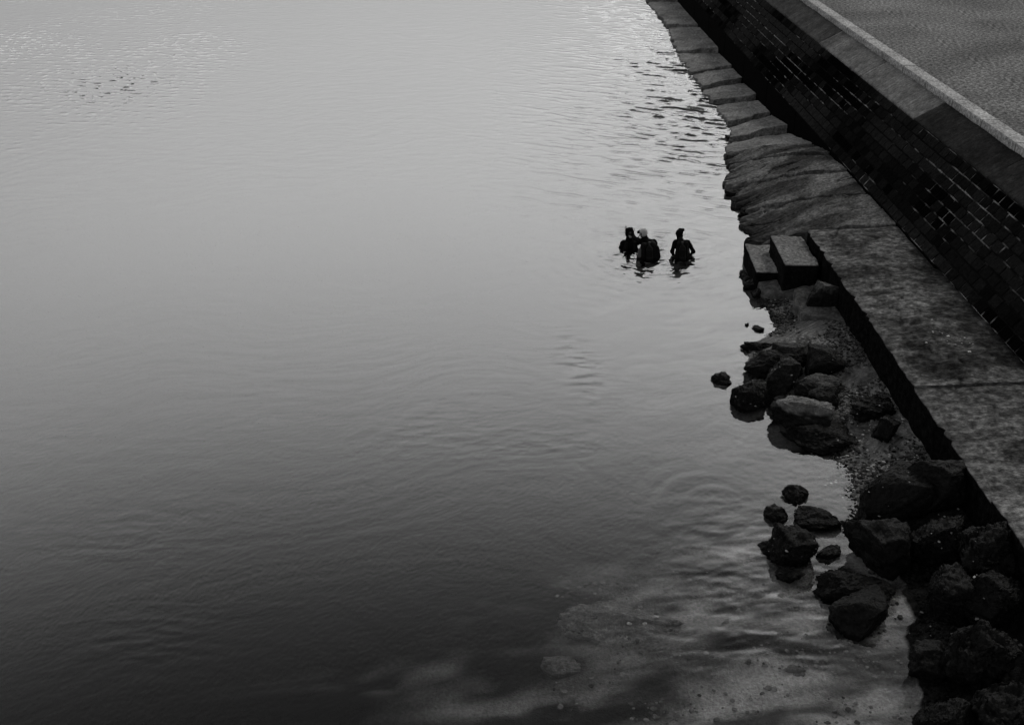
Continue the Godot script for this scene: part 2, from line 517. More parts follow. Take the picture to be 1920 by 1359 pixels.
# ------------------------------------------------------------------ water
func ripple(x: float, z: float) -> float:
	var d := -z
	# wind ripples: a strong patch along the far shore, a sparse one far left, hardly any between
	var h := 0.0
	var patch := clampf(0.62 + 1.1 * n3.get_noise_2d(x * 4.0, z * 2.5), 0.1, 1.3)
	var s := smoothstep(-2.5, 5.0, x) * smoothstep(24.0, 31.0, d) * (1.0 + 0.7 * smoothstep(36.0, 46.0, d)) * (1.0 - 0.6 * smoothstep(52.0, 60.0, d)) * (0.45 + 0.6 * patch) * (0.5 + 0.9 * smoothstep(3.0, 7.5, x) * smoothstep(32.0, 38.0, d))
	if s > 0.01:
		# crests run aslant, down towards the right
		var al := x * 0.86 + z * 0.51 + 0.2 * n3.get_noise_2d(x * 25.0, z * 25.0)
		var ac := -x * 0.42 + z * 0.91 + 0.15 * n3.get_noise_2d(x * 12.0, z * 12.0 + 40.0)
		var ph := TAU * ac / 0.50 + 2.6 * n3.get_noise_2d(al * 30.0, ac * 30.0)
		var part := smoothstep(-0.12, 0.3, n1.get_noise_2d(al * 34.0, ac * 66.0))
		var wv := 0.5 + 0.5 * sin(ph)
		h += s * part * 0.036 * wv * wv * wv
		ph = TAU * (ac * 0.96 + al * 0.2) / 0.33 + 2.2 * n3.get_noise_2d(al * 40.0 + 60.0, ac * 40.0)
		part = smoothstep(0.0, 0.35, n1.get_noise_2d(al * 44.0 + 77.0, ac * 100.0))
		wv = 0.5 + 0.5 * sin(ph)
		h += s * part * 0.018 * wv * wv
	s = smoothstep(-11.0, -19.0, x) * smoothstep(33.0, 42.0, d) * patch
	if s > 0.01:
		var ph := TAU * (z - 0.1 * x) / 0.55 + 2.4 * n3.get_noise_2d(x * 30.0, z * 30.0)
		var part := smoothstep(0.06, 0.42, n1.get_noise_2d(x * 100.0, z * 80.0))
		var wv := 0.5 + 0.5 * sin(ph)
		h += s * (part * 0.048 + 0.002) * (1.0 - 0.7 * smoothstep(52.0, 60.0, d)) * wv * wv * wv
	s = exp(-pow((x - 5.6) / 1.5, 2.0)) * (1.0 - smoothstep(22.0, 27.0, d))
	if s > 0.01: h += s * 0.0016 * n1.get_noise_2d(x * 150.0, z * 260.0)
	s = smoothstep(20.0, 40.0, d)
	h += s * 0.0012 * n1.get_noise_2d(x * 50.0, z * 110.0)
	# rings spreading from the divers
	for q in [Vector3(3.35, -27.4, 1.0), Vector3(3.7, -26.7, 1.0), Vector3(4.6, -26.65, 0.9)]:
		var r := Vector2(x - q.x, z - q.y).length()
		if r < 6.0:
			h += q.z * 0.0065 * exp(-r * 0.75) * sin(r * 15.0 + 2.0 * n3.get_noise_2d(x * 30.0, z * 30.0)) * smoothstep(0.1, 0.5, r)
			h += q.z * 0.010 * exp(-r * 1.1) * n1.get_noise_2d(x * 110.0, z * 190.0)
	# shallow eddies round the near stones
	var e := exp(-pow((x - 4.0) / 1.3, 2.0) - pow((z + 13.6) / 1.6, 2.0)) + 0.8 * exp(-pow((x - 3.4) / 1.6, 2.0) - pow((z + 11.8) / 0.9, 2.0))
	if e > 0.02:
		h += e * 0.009 * n1.get_noise_2d(x * 70.0 + z * 30.0, z * 150.0)
	# a line of disturbed water and the long smooth swirls
	for q in [Vector4(0.9, -17.4, 1.1, 0.9), Vector4(-6.5, -14.6, 1.3, 0.9), Vector4(-5.3, -12.1, 1.1, 0.8), Vector4(-1.4, -17.9, 1.8, 1.4)]:
		var b := exp(-pow((x - q.x) / q.z, 2.0) - pow((z - q.y) / q.w, 2.0))
		if b > 0.02: h += b * 0.0016 * n1.get_noise_2d(x * 60.0 + z * 20.0, z * 200.0)
	var l := exp(-pow((x - 1.4 - 0.12 * (z + 21.5)) / 0.45, 2.0) - pow((z + 20.8) / 1.6, 2.0))
	if l > 0.02:
		h += l * 0.008 * n1.get_noise_2d(x * 60.0, z * 190.0)
	var wx2 := x + 1.6 * n3.get_noise_2d(x * 6.0, z * 6.0)
	var wz2 := z + 1.6 * n3.get_noise_2d(x * 6.0 + 90.0, z * 6.0)
	h += 0.0021 * n1.get_noise_2d(wx2 * 38.0 + wz2 * 26.0, wz2 * 76.0) * (0.22 + 0.6 * smoothstep(10.0, 26.0, d))
	h += (0.00012 + 0.0005 * smoothstep(12.0, 24.0, d)) * n1.get_noise_2d(wx2 * 120.0 + wz2 * 90.0, wz2 * 170.0)
	# faint curved lines where the current meets the shallow
	var cu := Vector2((x - 3.6) + 0.5 * n3.get_noise_2d(x * 9.0, z * 9.0), (z + 14.3) * 0.8 + 0.5 * n3.get_noise_2d(x * 9.0 + 70.0, z * 9.0))
	var rr := cu.length()
	if rr < 4.0 and x < 4.6:
		var part := smoothstep(-0.1, 0.3, n3.get_noise_2d(x * 16.0 + 11.0, z * 16.0)) * smoothstep(4.6, 3.6, x)
		h += 0.0022 * part * exp(-pow((rr - 1.6) / 0.7, 2.0)) * n1.get_noise_2d(rr * 190.0, cu.angle() * 20.0)
	return h

func build_water() -> void:
	var zs := PackedFloat32Array([-900.0, -500.0, -250.0, -150.0, -110.0, -90.0])
	var z := -76.0
	while z < -6.5:
		zs.append(z)
		z += 0.015 + 0.00125 * (-z)
	zs.append_array(PackedFloat32Array([-4.0, 0.0, 6.0, 15.0, 40.0]))
	var fine := 700
	var rows := zs.size()
	var cols := fine + 5
	var v := PackedVector3Array()
	v.resize(rows * cols)
	var at := 0
	for r in rows:
		var zz := zs[r]
		var xl := -(3.2 + 0.47 * maxf(-zz, 6.0))
		var tiny := 0.02 * (0.015 + 0.00125 * absf(zz))   # the skin of fine wavelets
		var calm := 1.0 - smoothstep(70.0, 76.0, -zz)
		if zz > -8.0: calm = 0.0
		for q in cols:
			var x := 0.0
			if q < 5: x = xl - [900.0, 300.0, 100.0, 35.0, 10.0][q]
			else: x = lerpf(xl, 9.4, float(q - 5) / (fine - 1))
			var y := 0.0
			if q >= 5 and calm > 0.0:
				y = (ripple(x, zz) + rng.randf_range(-1.0, 1.0) * tiny) * calm * minf(1.0, float(q - 5) / 12.0)
			v[at] = Vector3(x, y, zz)
			at += 1
	var idx := grid_index(rows, cols)
	var o := obj("water", arrays_mesh(v, smooth_normals(v, idx), idx), M.water)
	tag(o, "calm dark water of the harbour with faint ripples and swirls", "", "", "structure")

func build_ground() -> void:
	var zs := PackedFloat32Array([-900.0, -300.0, -120.0, -85.0])
	var z := -76.0
	while z < -8.0:
		zs.append(z)
		z += 0.035 + 0.0035 * (-z)
	zs.append_array(PackedFloat32Array([-6.0, 0.0, 10.0, 40.0]))
	var ts := PackedFloat32Array([-900.0, -300.0, -80.0, -45.0, -25.0, -18.0, -14.0, -11.0])
	var t := -9.0
	while t < -3.0:
		ts.append(t)
		t += 0.14
	while t < 4.8:
		ts.append(t)
		t += 0.06
	var v := PackedVector3Array()
	var c := PackedColorArray()
	for zz in zs:
		var sx := shore_x(zz) + 0.22 * n2.get_noise_1d(zz * 30.0) + 0.10 * n2.get_noise_1d(zz * 90.0)
		for tt in ts:
			var x := minf(sx + tt, 10.05)
			v.append(Vector3(x, ground_h(x, zz, sx), zz))
			var wet := n2.get_noise_2d(x * 12.0 + 7.0, zz * 12.0)
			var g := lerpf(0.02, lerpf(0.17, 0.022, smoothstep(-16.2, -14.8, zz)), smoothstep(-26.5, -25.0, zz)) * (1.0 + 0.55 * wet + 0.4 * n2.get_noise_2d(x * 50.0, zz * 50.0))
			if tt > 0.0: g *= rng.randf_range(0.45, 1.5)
			if tt < 0.0:
				# sand near the shore, weed; mud farther out painted dark for light lost in depth
				var close := smoothstep(-14.2, -12.8, zz)
				var sand := smoothstep(lerpf(5.0, 8.0, close), 0.5, -tt + lerpf(2.4, 4.5, close) * n2.get_noise_2d(x * 11.0, zz * 20.0))
				var weed := smoothstep(-0.25, 0.35, n2.get_noise_2d(x * 15.0 + 31.0, zz * 38.0))
				g = lerpf(0.010, lerpf(0.15, 0.46, smoothstep(-15.2, -13.6, zz)), sand) * (1.0 - 0.85 * weed)
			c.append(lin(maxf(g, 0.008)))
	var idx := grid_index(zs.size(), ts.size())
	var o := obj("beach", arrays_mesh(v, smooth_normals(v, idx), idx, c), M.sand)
	tag(o, "grey gravel and mud shore running down under the water", "", "", "structure")

func scatter(called: String, label: String, mesh: Mesh, mat: Material, pts: Array, lo: float, hi: float, flat: float, tones: Vector2, seed_: int) -> void:
	var r := RandomNumberGenerator.new()
	r.seed = seed_
	var mm := MultiMesh.new()
	mm.transform_format = MultiMesh.TRANSFORM_3D
	mm.use_colors = true
	mm.mesh = mesh
	mm.instance_count = pts.size()
	for i in pts.size():
		var s := lerpf(lo, hi, pow(r.randf(), 2.2))
		var b := Basis(Vector3.UP, r.randf() * TAU) * Basis(Vector3.RIGHT, r.randf_range(-0.35, 0.35))
		b = b * Basis.from_scale(Vector3(s * r.randf_range(0.8, 1.4), s * flat, s))
		mm.set_instance_transform(i, Transform3D(b, pts[i]))
		var tone := r.randf_range(tones.x, tones.y)
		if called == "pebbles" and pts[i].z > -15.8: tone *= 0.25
		mm.set_instance_color(i, lin(tone))
	var o := MultiMeshInstance3D.new()
	o.name = called
	o.multimesh = mm
	o.material_override = mat
	add_child(o)
	tag(o, label, "", "", "stuff")

# ------------------------------------------------------------------ the scene
func _ready() -> void:
	rng.seed = 11
	n1.seed = 3
	n1.frequency = 0.02
	n1.fractal_octaves = 2
	n2.seed = 9
	n2.frequency = 0.03
	n2.fractal_octaves = 3
	n3.seed = 21
	n3.frequency = 0.02
	n3.fractal_octaves = 2

	# camera on the bridge, eleven metres above the water
	var cam := Camera3D.new()
	cam.name = "camera"
	cam.fov = 37.53
	cam.near = 0.1
	cam.far = 3000.0
	cam.position = Vector3(0, 11, 0)
	cam.rotation_degrees = Vector3(-27.912, 0, 0)
	add_child(cam)
	cam.current = true

	# veiled sky: brightest low ahead where the sun stands behind the cloud
	var W := 512
	var Hh := 256
	var im := Image.create(W, Hh, false, Image.FORMAT_RGBF)
	var cl := FastNoiseLite.new()
	cl.seed = 5
	cl.frequency = 1.3
	cl.fractal_octaves = 4
	for y in Hh:
		for x in W:
			var phi := (float(x) + 0.5) / W * TAU
			var th := (float(y) + 0.5) / Hh * PI
			var dir := Vector3(sin(phi) * sin(th), cos(th), -cos(phi) * sin(th))
			var e := rad_to_deg(asin(clampf(dir.y, -1.0, 1.0)))
			var around := absf(wrapf(phi - 0.15, -PI, PI))
			var band := exp(-pow((e - 27.0) / (15.5 if e < 27.0 else 10.3), 2.0))
			var g := 0.24 + 3.7 * band * (0.14 + 0.86 * exp(-pow(around / 1.05, 2.0)))
			if e < -2.0: g = 0.2
			g *= 1.0 + 0.08 * cl.get_noise_3dv(Vector3(dir.x, dir.y * 2.5, dir.z))
			im.set_pixel(x, y, Color(g, g, g))
	var psky := PanoramaSkyMaterial.new()
	psky.panorama = ImageTexture.create_from_image(im)
	var sky := Sky.new()
	sky.sky_material = psky
	var env := Environment.new()
	env.background_mode = Environment.BG_SKY
	env.sky = sky
	env.tonemap_mode = Environment.TONE_MAPPER_LINEAR
	env.tonemap_exposure = 1.0
	env.sdfgi_enabled = true
	env.ssao_enabled = true
	env.ssil_enabled = true
	var we := WorldEnvironment.new()
	we.name = "world_environment"
	we.environment = env
	add_child(we)

	var sun := DirectionalLight3D.new()
	sun.name = "sun"
	sun.light_energy = 0.5
	sun.light_color = Color(1.0, 0.99, 0.97)
	sun.light_angular_distance = 14.0
	sun.shadow_enabled = true
	sun.look_at_from_position(Vector3(0.6, 0.75, -0.5) * 100.0, Vector3.ZERO)
	add_child(sun)

	# materials
	var grain := noise_tex(1, 0.025, 0.30, 1.0, 512, 6, 0.8)
	var grit := noise_tex(2, 0.06, 0.0, 1.0, 512, 5, 0.7)
	var pits := noise_tex(4, 0.012, 0.0, 1.0, 512, 6, 0.6)
	var streak := noise_tex(6, 0.02, 0.22, 1.0, 512, 6, 0.75, 1.2)
	M.concrete = stone_mat(grain, grit, Vector3(0.5, 0.5, 0.5), 1.2, 0.05, 1.0)
	M.apron = stone_mat(streak, grit, Vector3(0.36, 0.4, 0.5), 1.5, 0.05, 1.0)
	M.rock = stone_mat(grain, pits, Vector3(0.9, 0.9, 0.9), 5.0, 0.13, 1.0)
	M.rock.roughness = 0.5
	M.sand = stone_mat(noise_tex(10, 0.03, 0.55, 1.0, 512, 6, 0.75), grit, Vector3(0.7, 0.7, 0.7), 3.0, 0.05, 1.0)
	M.brick = stone_mat(grain, grit, Vector3(0.8, 0.8, 0.8), 1.5, 0.0, 1.0)
	M.road = stone_mat(noise_tex(8, 0.035, 0.15, 1.0, 512, 4, 0.8), grit, Vector3(0.35, 0.35, 0.35), 0.25, 0.05, 1.0)
	M.pebble = stone_mat(grain, null, Vector3(3, 3, 3), 0.0, 0.15, 1.0)
	M.gear = plain(1.0, 0.6, 0.1)
	M.suit = plain(1.0, 0.7, 0.1)
	M.lens = plain(1.0, 0.08, 0.5)
	var wt := StandardMaterial3D.new()
	wt.albedo_color = Color(0.95, 0.95, 0.95, 0.0)
	wt.roughness = 0.0
	wt.metallic_specular = 0.5
	wt.refraction_enabled = true
	wt.refraction_scale = 0.033
	M.water = wt

	build_ground()
	build_water()
	build_bank()
	build_shore_slabs()
	build_blocks()
	build_rocks()
	build_scatter()
	build_divers()

# ------------------------------------------------------------------ apron, revetment, berm, kerb, road
func build_bank() -> void:
	# the apron: cast slabs with joints between them, face towards the beach coloured much darker
	var apron := Node3D.new()
	apron.name = "shore_apron"
	add_child(apron)
	tag(apron, "streaked concrete apron above the beach", "", "", "structure")
	var z0 := -25.75
	var lens := [3.9, 4.3, 3.7, 4.4, 4.0, 4.6, 9.0, 20.0]
	for i in lens.size():
		var z1: float = z0 + lens[i]
		var hi := 0.03 * sin(i * 2.3)
		var a := Vector3(STEP_X, 1.19 + hi, z0 + 0.002)
		var b := Vector3(FOOT_X + 0.1, 1.30 + hi, z0 + 0.002)
		var c := Vector3(FOOT_X + 0.1, 1.30 + hi, z1 - 0.002)
		var d := Vector3(STEP_X, 1.19 + hi, z1 - 0.002)
		obj("slab", apron_slab(a, b, c, d, 1.35, 40 + i), M.apron, apron)
		z0 = z1

	# dark retaining wall under the revetment along the far shore
	var wall := Node3D.new()
	wall.name = "retaining_wall"
	add_child(wall)
	tag(wall, "low black retaining wall under the far brick bank", "wall")
	var zz := -92.0
	var k := 0
	while zz < -27.0:
		var ln := 4.6
		var m := worn_box(Vector3(0.42, 1.5, ln - 0.03), 0.03, 0.02, 60 + k % 4, 8, 0.006)
		var o := obj("wall_block", m, M.concrete, wall)
		o.position = Vector3(FOOT_X + 0.16, 0.62, zz + ln * 0.5)
		zz += ln
		k += 1

	# stone pitched slope
	var foot := Vector3(FOOT_X, 1.33, 0)
	var top := Vector3(11.25, 3.02, 0)
	var up := (top - foot)
	var len_ := up.length()
	var dir := up / len_
	var nrm := Vector3(-dir.y, dir.x, 0)
	var rev := Node3D.new()
	rev.name = "stone_bank"
	add_child(rev)
	tag(rev, "dark sloping bank of coursed stone blocks with pale joints", "embankment")
	# mortar bed behind the blocks, pale where lime has leached out of the joints
	var v := PackedVector3Array()
	var c := PackedColorArray()
	var zs := PackedFloat32Array()
	var z := -92.0
	while z < 20.0:
		zs.append(z)
		z += 0.16 if z > -62.0 and z < -12.0 else 2.0
	for q in zs:
		for j in 18:
			var p := foot + dir * (len_ * j / 17.0) + nrm * 0.080
			v.append(Vector3(p.x, p.y, q))
			var n := 0.75 * n3.get_noise_2d(q * 6.0, j * 6.0) + 0.75 * n3.get_noise_2d(q * 70.0, j * 45.0)
			var g := 0.012 + 0.42 * smoothstep(0.2, 0.6, n)
			c.append(lin(g))
	var idx := grid_index(zs.size(), 18)
	obj("mortar_bed", arrays_mesh(v, smooth_normals(v, idx), idx, c), M.brick, rev)
	# solid behind
	var bm := BoxMesh.new()
	bm.size = Vector3(len_ - 0.02, 0.6, 112)
	var back := obj("bank_core", bm, M.brick, rev)
	back.transform = Transform3D(Basis(dir, nrm, Vector3(0, 0, 1)), (foot + top) * 0.5 - nrm * 0.24 + Vector3(0, 0, -36))
	var courses := 8
	var ch := len_ / courses
	var meshes := []
	for q in 10:
		var bv := PackedVector3Array()
		var bn := PackedVector3Array()
		var bc := PackedColorArray()
		var bi := PackedInt32Array()
		box_into(bv, bn, bc, bi, Transform3D.IDENTITY, Vector3(ch - 0.03, 0.12, 0.375 + 0.016 * (q % 4)), 0.012, lerpf(0.007, 0.034, q / 9.0))
		meshes.append(arrays_mesh(bv, bn, bi, bc))
	var sv := PackedVector3Array()
	var sn := PackedVector3Array()
	var sc := PackedColorArray()
	var si := PackedInt32Array()
	var made := 0
	for col in 240:
		var bz := 8.0 - 0.425 * col
		for j in courses:
			var jz := bz + (0.21 if j % 2 else 0.0) + rng.randf_range(-0.012, 0.012)
			var p := foot + dir * (ch * (j + 0.5)) + nrm * (0.036 + rng.randf_range(-0.008, 0.012))
			p.z = jz
			var basis := Basis(dir, nrm, Vector3(0, 0, 1)).rotated(nrm, rng.randf_range(-0.04, 0.04)).rotated(Vector3(0, 0, 1), rng.randf_range(-0.03, 0.03))
			if jz < -16.6 and made < 300:
				var o := obj("brick", meshes[clampi(int(4.5 + 9.0 * n3.get_noise_2d(jz * 5.0, j * 9.0) + rng.randf_range(-2.5, 2.5)), 0, 9)], M.brick, rev)
				o.transform = Transform3D(basis, p)
				made += 1
			else:
				box_into(sv, sn, sc, si, Transform3D(basis, p), Vector3(ch - 0.028, 0.12, 0.40), 0.012, clampf(0.026 + 0.05 * n3.get_noise_2d(jz * 5.0, j * 9.0) + rng.randf_range(-0.01, 0.012), 0.006, 0.04))
	var rest := obj("brick_field", arrays_mesh(sv, sn, si, sc), M.brick, rev)
	tag(rest, "", "", "", "stuff")

	# berm slabs between the bank and the kerb
	var berm := Node3D.new()
	berm.name = "berm"
	add_child(berm)
	tag(berm, "grey concrete berm along the top of the stone bank", "", "", "structure")
	z = -92.0
	k = 0
	while z < 20.0:
		var z1 := z + 5.2
		var tone := 0.1
		if z > -40.0 and z < -33.0: tone = 0.23
		if z > -31.5: tone = 0.04
		obj("slab", slab_mesh(Vector3(11.27, 3.06, z + 0.03), Vector3(12.06, 3.5, z + 0.03), Vector3(12.06, 3.5, z1 - 0.03), Vector3(11.27, 3.06, z1 - 0.03), 0.35, 80 + k, 0.012, 10, 40, tone, 0.012), M.concrete, berm)
		z = z1
		k += 1
	# kerb stones
	var kerb := Node3D.new()
	kerb.name = "kerb"
	add_child(kerb)
	tag(kerb, "pale kerb stones along the edge of the upper road", "", "", "structure")
	var km := []
	for q in 3: km.append(worn_box(Vector3(0.42, 0.5, 2.07), 0.03, 0.006, 30 + q, 8, 0.6))
	z = -92.0
	k = 0
	while z < 20.0:
		var o := obj("kerb_stone", km[k % 3], M.concrete, kerb)
		o.position = Vector3(12.33, 3.42 + 0.004 * (k % 2), z + 1.045)
		z += 2.09
		k += 1
	# the upper road, one sheet that runs on to the horizon
	var rv := PackedVector3Array()
	var rc := PackedColorArray()
	var rz := PackedFloat32Array([-900, -300, -120])
	z = -90.0
	while z < 30.0:
		rz.append(z)
		z += 1.0
	rz.append_array(PackedFloat32Array([60, 200]))
	var rx := PackedFloat32Array([12.5, 13.0, 13.6, 14.4, 15.2, 16.2, 17.5, 19.0, 21.0, 24.0, 28.0, 40.0, 120.0, 900.0])
	for q in rz:
		for x in rx:
			rv.append(Vector3(x, 3.58 + 0.02 * n3.get_noise_2d(x * 30.0, q * 30.0), q))
			rc.append(lin(0.34 * (1.0 + 0.5 * n3.get_noise_2d(x * 12.0, q * 12.0))))
	idx = grid_index(rz.size(), rx.size())
	var road := obj("road", arrays_mesh(rv, smooth_normals(rv, idx), idx, rc), M.road)
	tag(road, "speckled grey gravelled road at the top of the bank", "", "", "structure")

func apron_slab(a: Vector3, b: Vector3, c_: Vector3, d: Vector3, thick: float, seed_: int) -> ArrayMesh:
	var nx := 40
	var nz := maxi(12, int((d.z - a.z) / 0.12))
	nz = mini(nz, 60)
	var v := PackedVector3Array()
	var c := PackedColorArray()
	var cols := nx + 5
	var rows := nz + 5
	for r in rows:
		for q in cols:
			var i := clampf(float(q - 2) / nx, 0.0, 1.0)
			var j := clampf(float(r - 2) / nz, 0.0, 1.0)
			var p := a.lerp(b, i).lerp(d.lerp(c_, i), j)
			var rim := maxi(maxi(2 - q, q - cols + 3), maxi(2 - r, r - rows + 3))
			var g := 0.19 * rng.randf_range(0.75, 1.25) * (1.0 + 0.9 * n2.get_noise_2d(p.x * 7.0 + 3.0, p.z * 20.0) + 0.5 * n2.get_noise_2d(p.x * 20.0, p.z * 70.0))
			p.y += n1.get_noise_2d(p.x * 30.0, p.z * 30.0) * 0.02
			p.x += (n1.get_noise_1d(p.z * 60.0 + seed_) * 0.03 + maxf(n1.get_noise_1d(p.z * 160.0 + 500.0) - 0.25, 0.0) * 0.22) * (1.0 - i)
			g *= 1.0 - 0.6 * smoothstep(0.05, 0.3, n2.get_noise_2d(p.x * 16.0, p.z * 16.0 + 77.0) + 0.25 * i - 0.12)
			var cr := smoothstep(0.03, 0.008, absf(n2.get_noise_2d(p.x * 7.0 + 40.0, p.z * 9.0))) * smoothstep(0.0, 0.2, n3.get_noise_2d(p.x * 10.0, p.z * 10.0))
			p.y -= cr * 0.02
			g *= 1.0 - 0.7 * cr
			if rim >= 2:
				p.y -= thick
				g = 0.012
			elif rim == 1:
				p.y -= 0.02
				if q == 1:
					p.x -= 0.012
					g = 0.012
			v.append(p)
			c.append(lin(maxf(g, 0.010)))
	var idx := grid_index(rows, cols)
	return arrays_mesh(v, smooth_normals(v, idx), idx, c)

func build_shore_slabs() -> void:
	var paving := Node3D.new()
	paving.name = "shore_paving"
	add_child(paving)
	tag(paving, "broken paving slabs sloping into the water along the far shore", "", "", "structure")
	# joints: left end at the water, right end at the wall
	var left := [Vector3(8.3, 0.12, -76), Vector3(8.26, 0.12, -67.57), Vector3(8.40, 0.12, -59.35), Vector3(8.04, 0.12, -52.53), Vector3(8.09, 0.12, -48.24), Vector3(8.06, 0.12, -45.46), Vector3(8.17, 0.12, -42.87), Vector3(8.25, 0.12, -39.77), Vector3(7.87, 0.12, -37.57), Vector3(7.41, 0.12, -35.95), Vector3(7.37, 0.12, -34.74), Vector3(7.05, 0.12, -32.31), Vector3(6.9, 0.12, -30.05), Vector3(6.75, 0.12, -27.4)]
	var right := [Vector3(9.9, 0.35, -75), Vector3(9.9, 0.35, -66.14), Vector3(9.9, 0.35, -58.09), Vector3(9.9, 0.35, -51.91), Vector3(9.9, 0.35, -48.37), Vector3(9.9, 0.35, -45.83), Vector3(9.9, 0.35, -42.89), Vector3(9.9, 0.38, -40.36), Vector3(9.9, 0.55, -37.6), Vector3(9.9, 0.95, -34.2), Vector3(9.9, 1.26, -32.2), Vector3(9.9, 1.30, -30.35), Vector3(9.9, 1.30, -28.3), Vector3(9.9, 1.28, -25.8)]
	for i in left.size() - 1:
		var gap := 0.17 if i < 9 else 0.055
		var step := 0.065 if i < 9 else 0.02
		var a: Vector3 = left[i] + Vector3(0, 0.03 * sin(i * 5.1) - step, gap)
		var b: Vector3 = right[i] + Vector3(0, 0.05 * sin(i * 3.7) - step, gap)
		var c: Vector3 = right[i + 1] + Vector3(0, 0.05 * sin(i * 3.7 + 1.0) + step, -gap)
		var d: Vector3 = left[i + 1] + Vector3(0, 0.03 * sin(i * 5.1 + 2.0) + step * 0.6, -gap)
		var mesh: ArrayMesh
		if i < 9: mesh = slab_mesh(a, b, c, d, 0.45, i + 1, 0.09, 50, 40, 0.30, 0.010, 0.02)
		else: mesh = slab_mesh(a, b, c, d, 0.5, i + 1, 0.06, 76, 60, 0.21, 0.006, 0.14, true)
		obj("slab", mesh, M.concrete, paving)

func build_blocks() -> void:
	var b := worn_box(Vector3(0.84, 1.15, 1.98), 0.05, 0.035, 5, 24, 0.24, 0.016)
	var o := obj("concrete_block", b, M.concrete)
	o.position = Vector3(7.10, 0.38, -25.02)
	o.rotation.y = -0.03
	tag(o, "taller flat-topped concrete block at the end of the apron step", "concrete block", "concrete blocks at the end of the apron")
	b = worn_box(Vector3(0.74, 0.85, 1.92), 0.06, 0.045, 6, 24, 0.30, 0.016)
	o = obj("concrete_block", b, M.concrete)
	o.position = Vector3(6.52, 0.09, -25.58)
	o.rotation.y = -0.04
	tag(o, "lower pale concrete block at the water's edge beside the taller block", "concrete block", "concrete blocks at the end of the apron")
	o = obj("broken_slab", slab_mesh(Vector3(6.22, 0.27, -24.62), Vector3(7.5, 0.36, -24.5), Vector3(7.5, 0.34, -23.3), Vector3(6.35, 0.2, -24.1), 0.3, 31, 0.06, 24, 12, 0.15, 0.03), M.concrete)
	tag(o, "thin broken concrete slab in front of the two blocks", "concrete slab")
	o = obj("broken_slab", slab_mesh(Vector3(6.85, 0.44, -23.75), Vector3(7.52, 0.55, -23.75), Vector3(7.55, 0.5, -21.9), Vector3(6.75, 0.30, -22.75), 0.35, 33, 0.09, 24, 16, 0.15, 0.03), M.concrete)
	tag(o, "thick tilted slab carrying a squared black stone beside the step", "concrete slab")

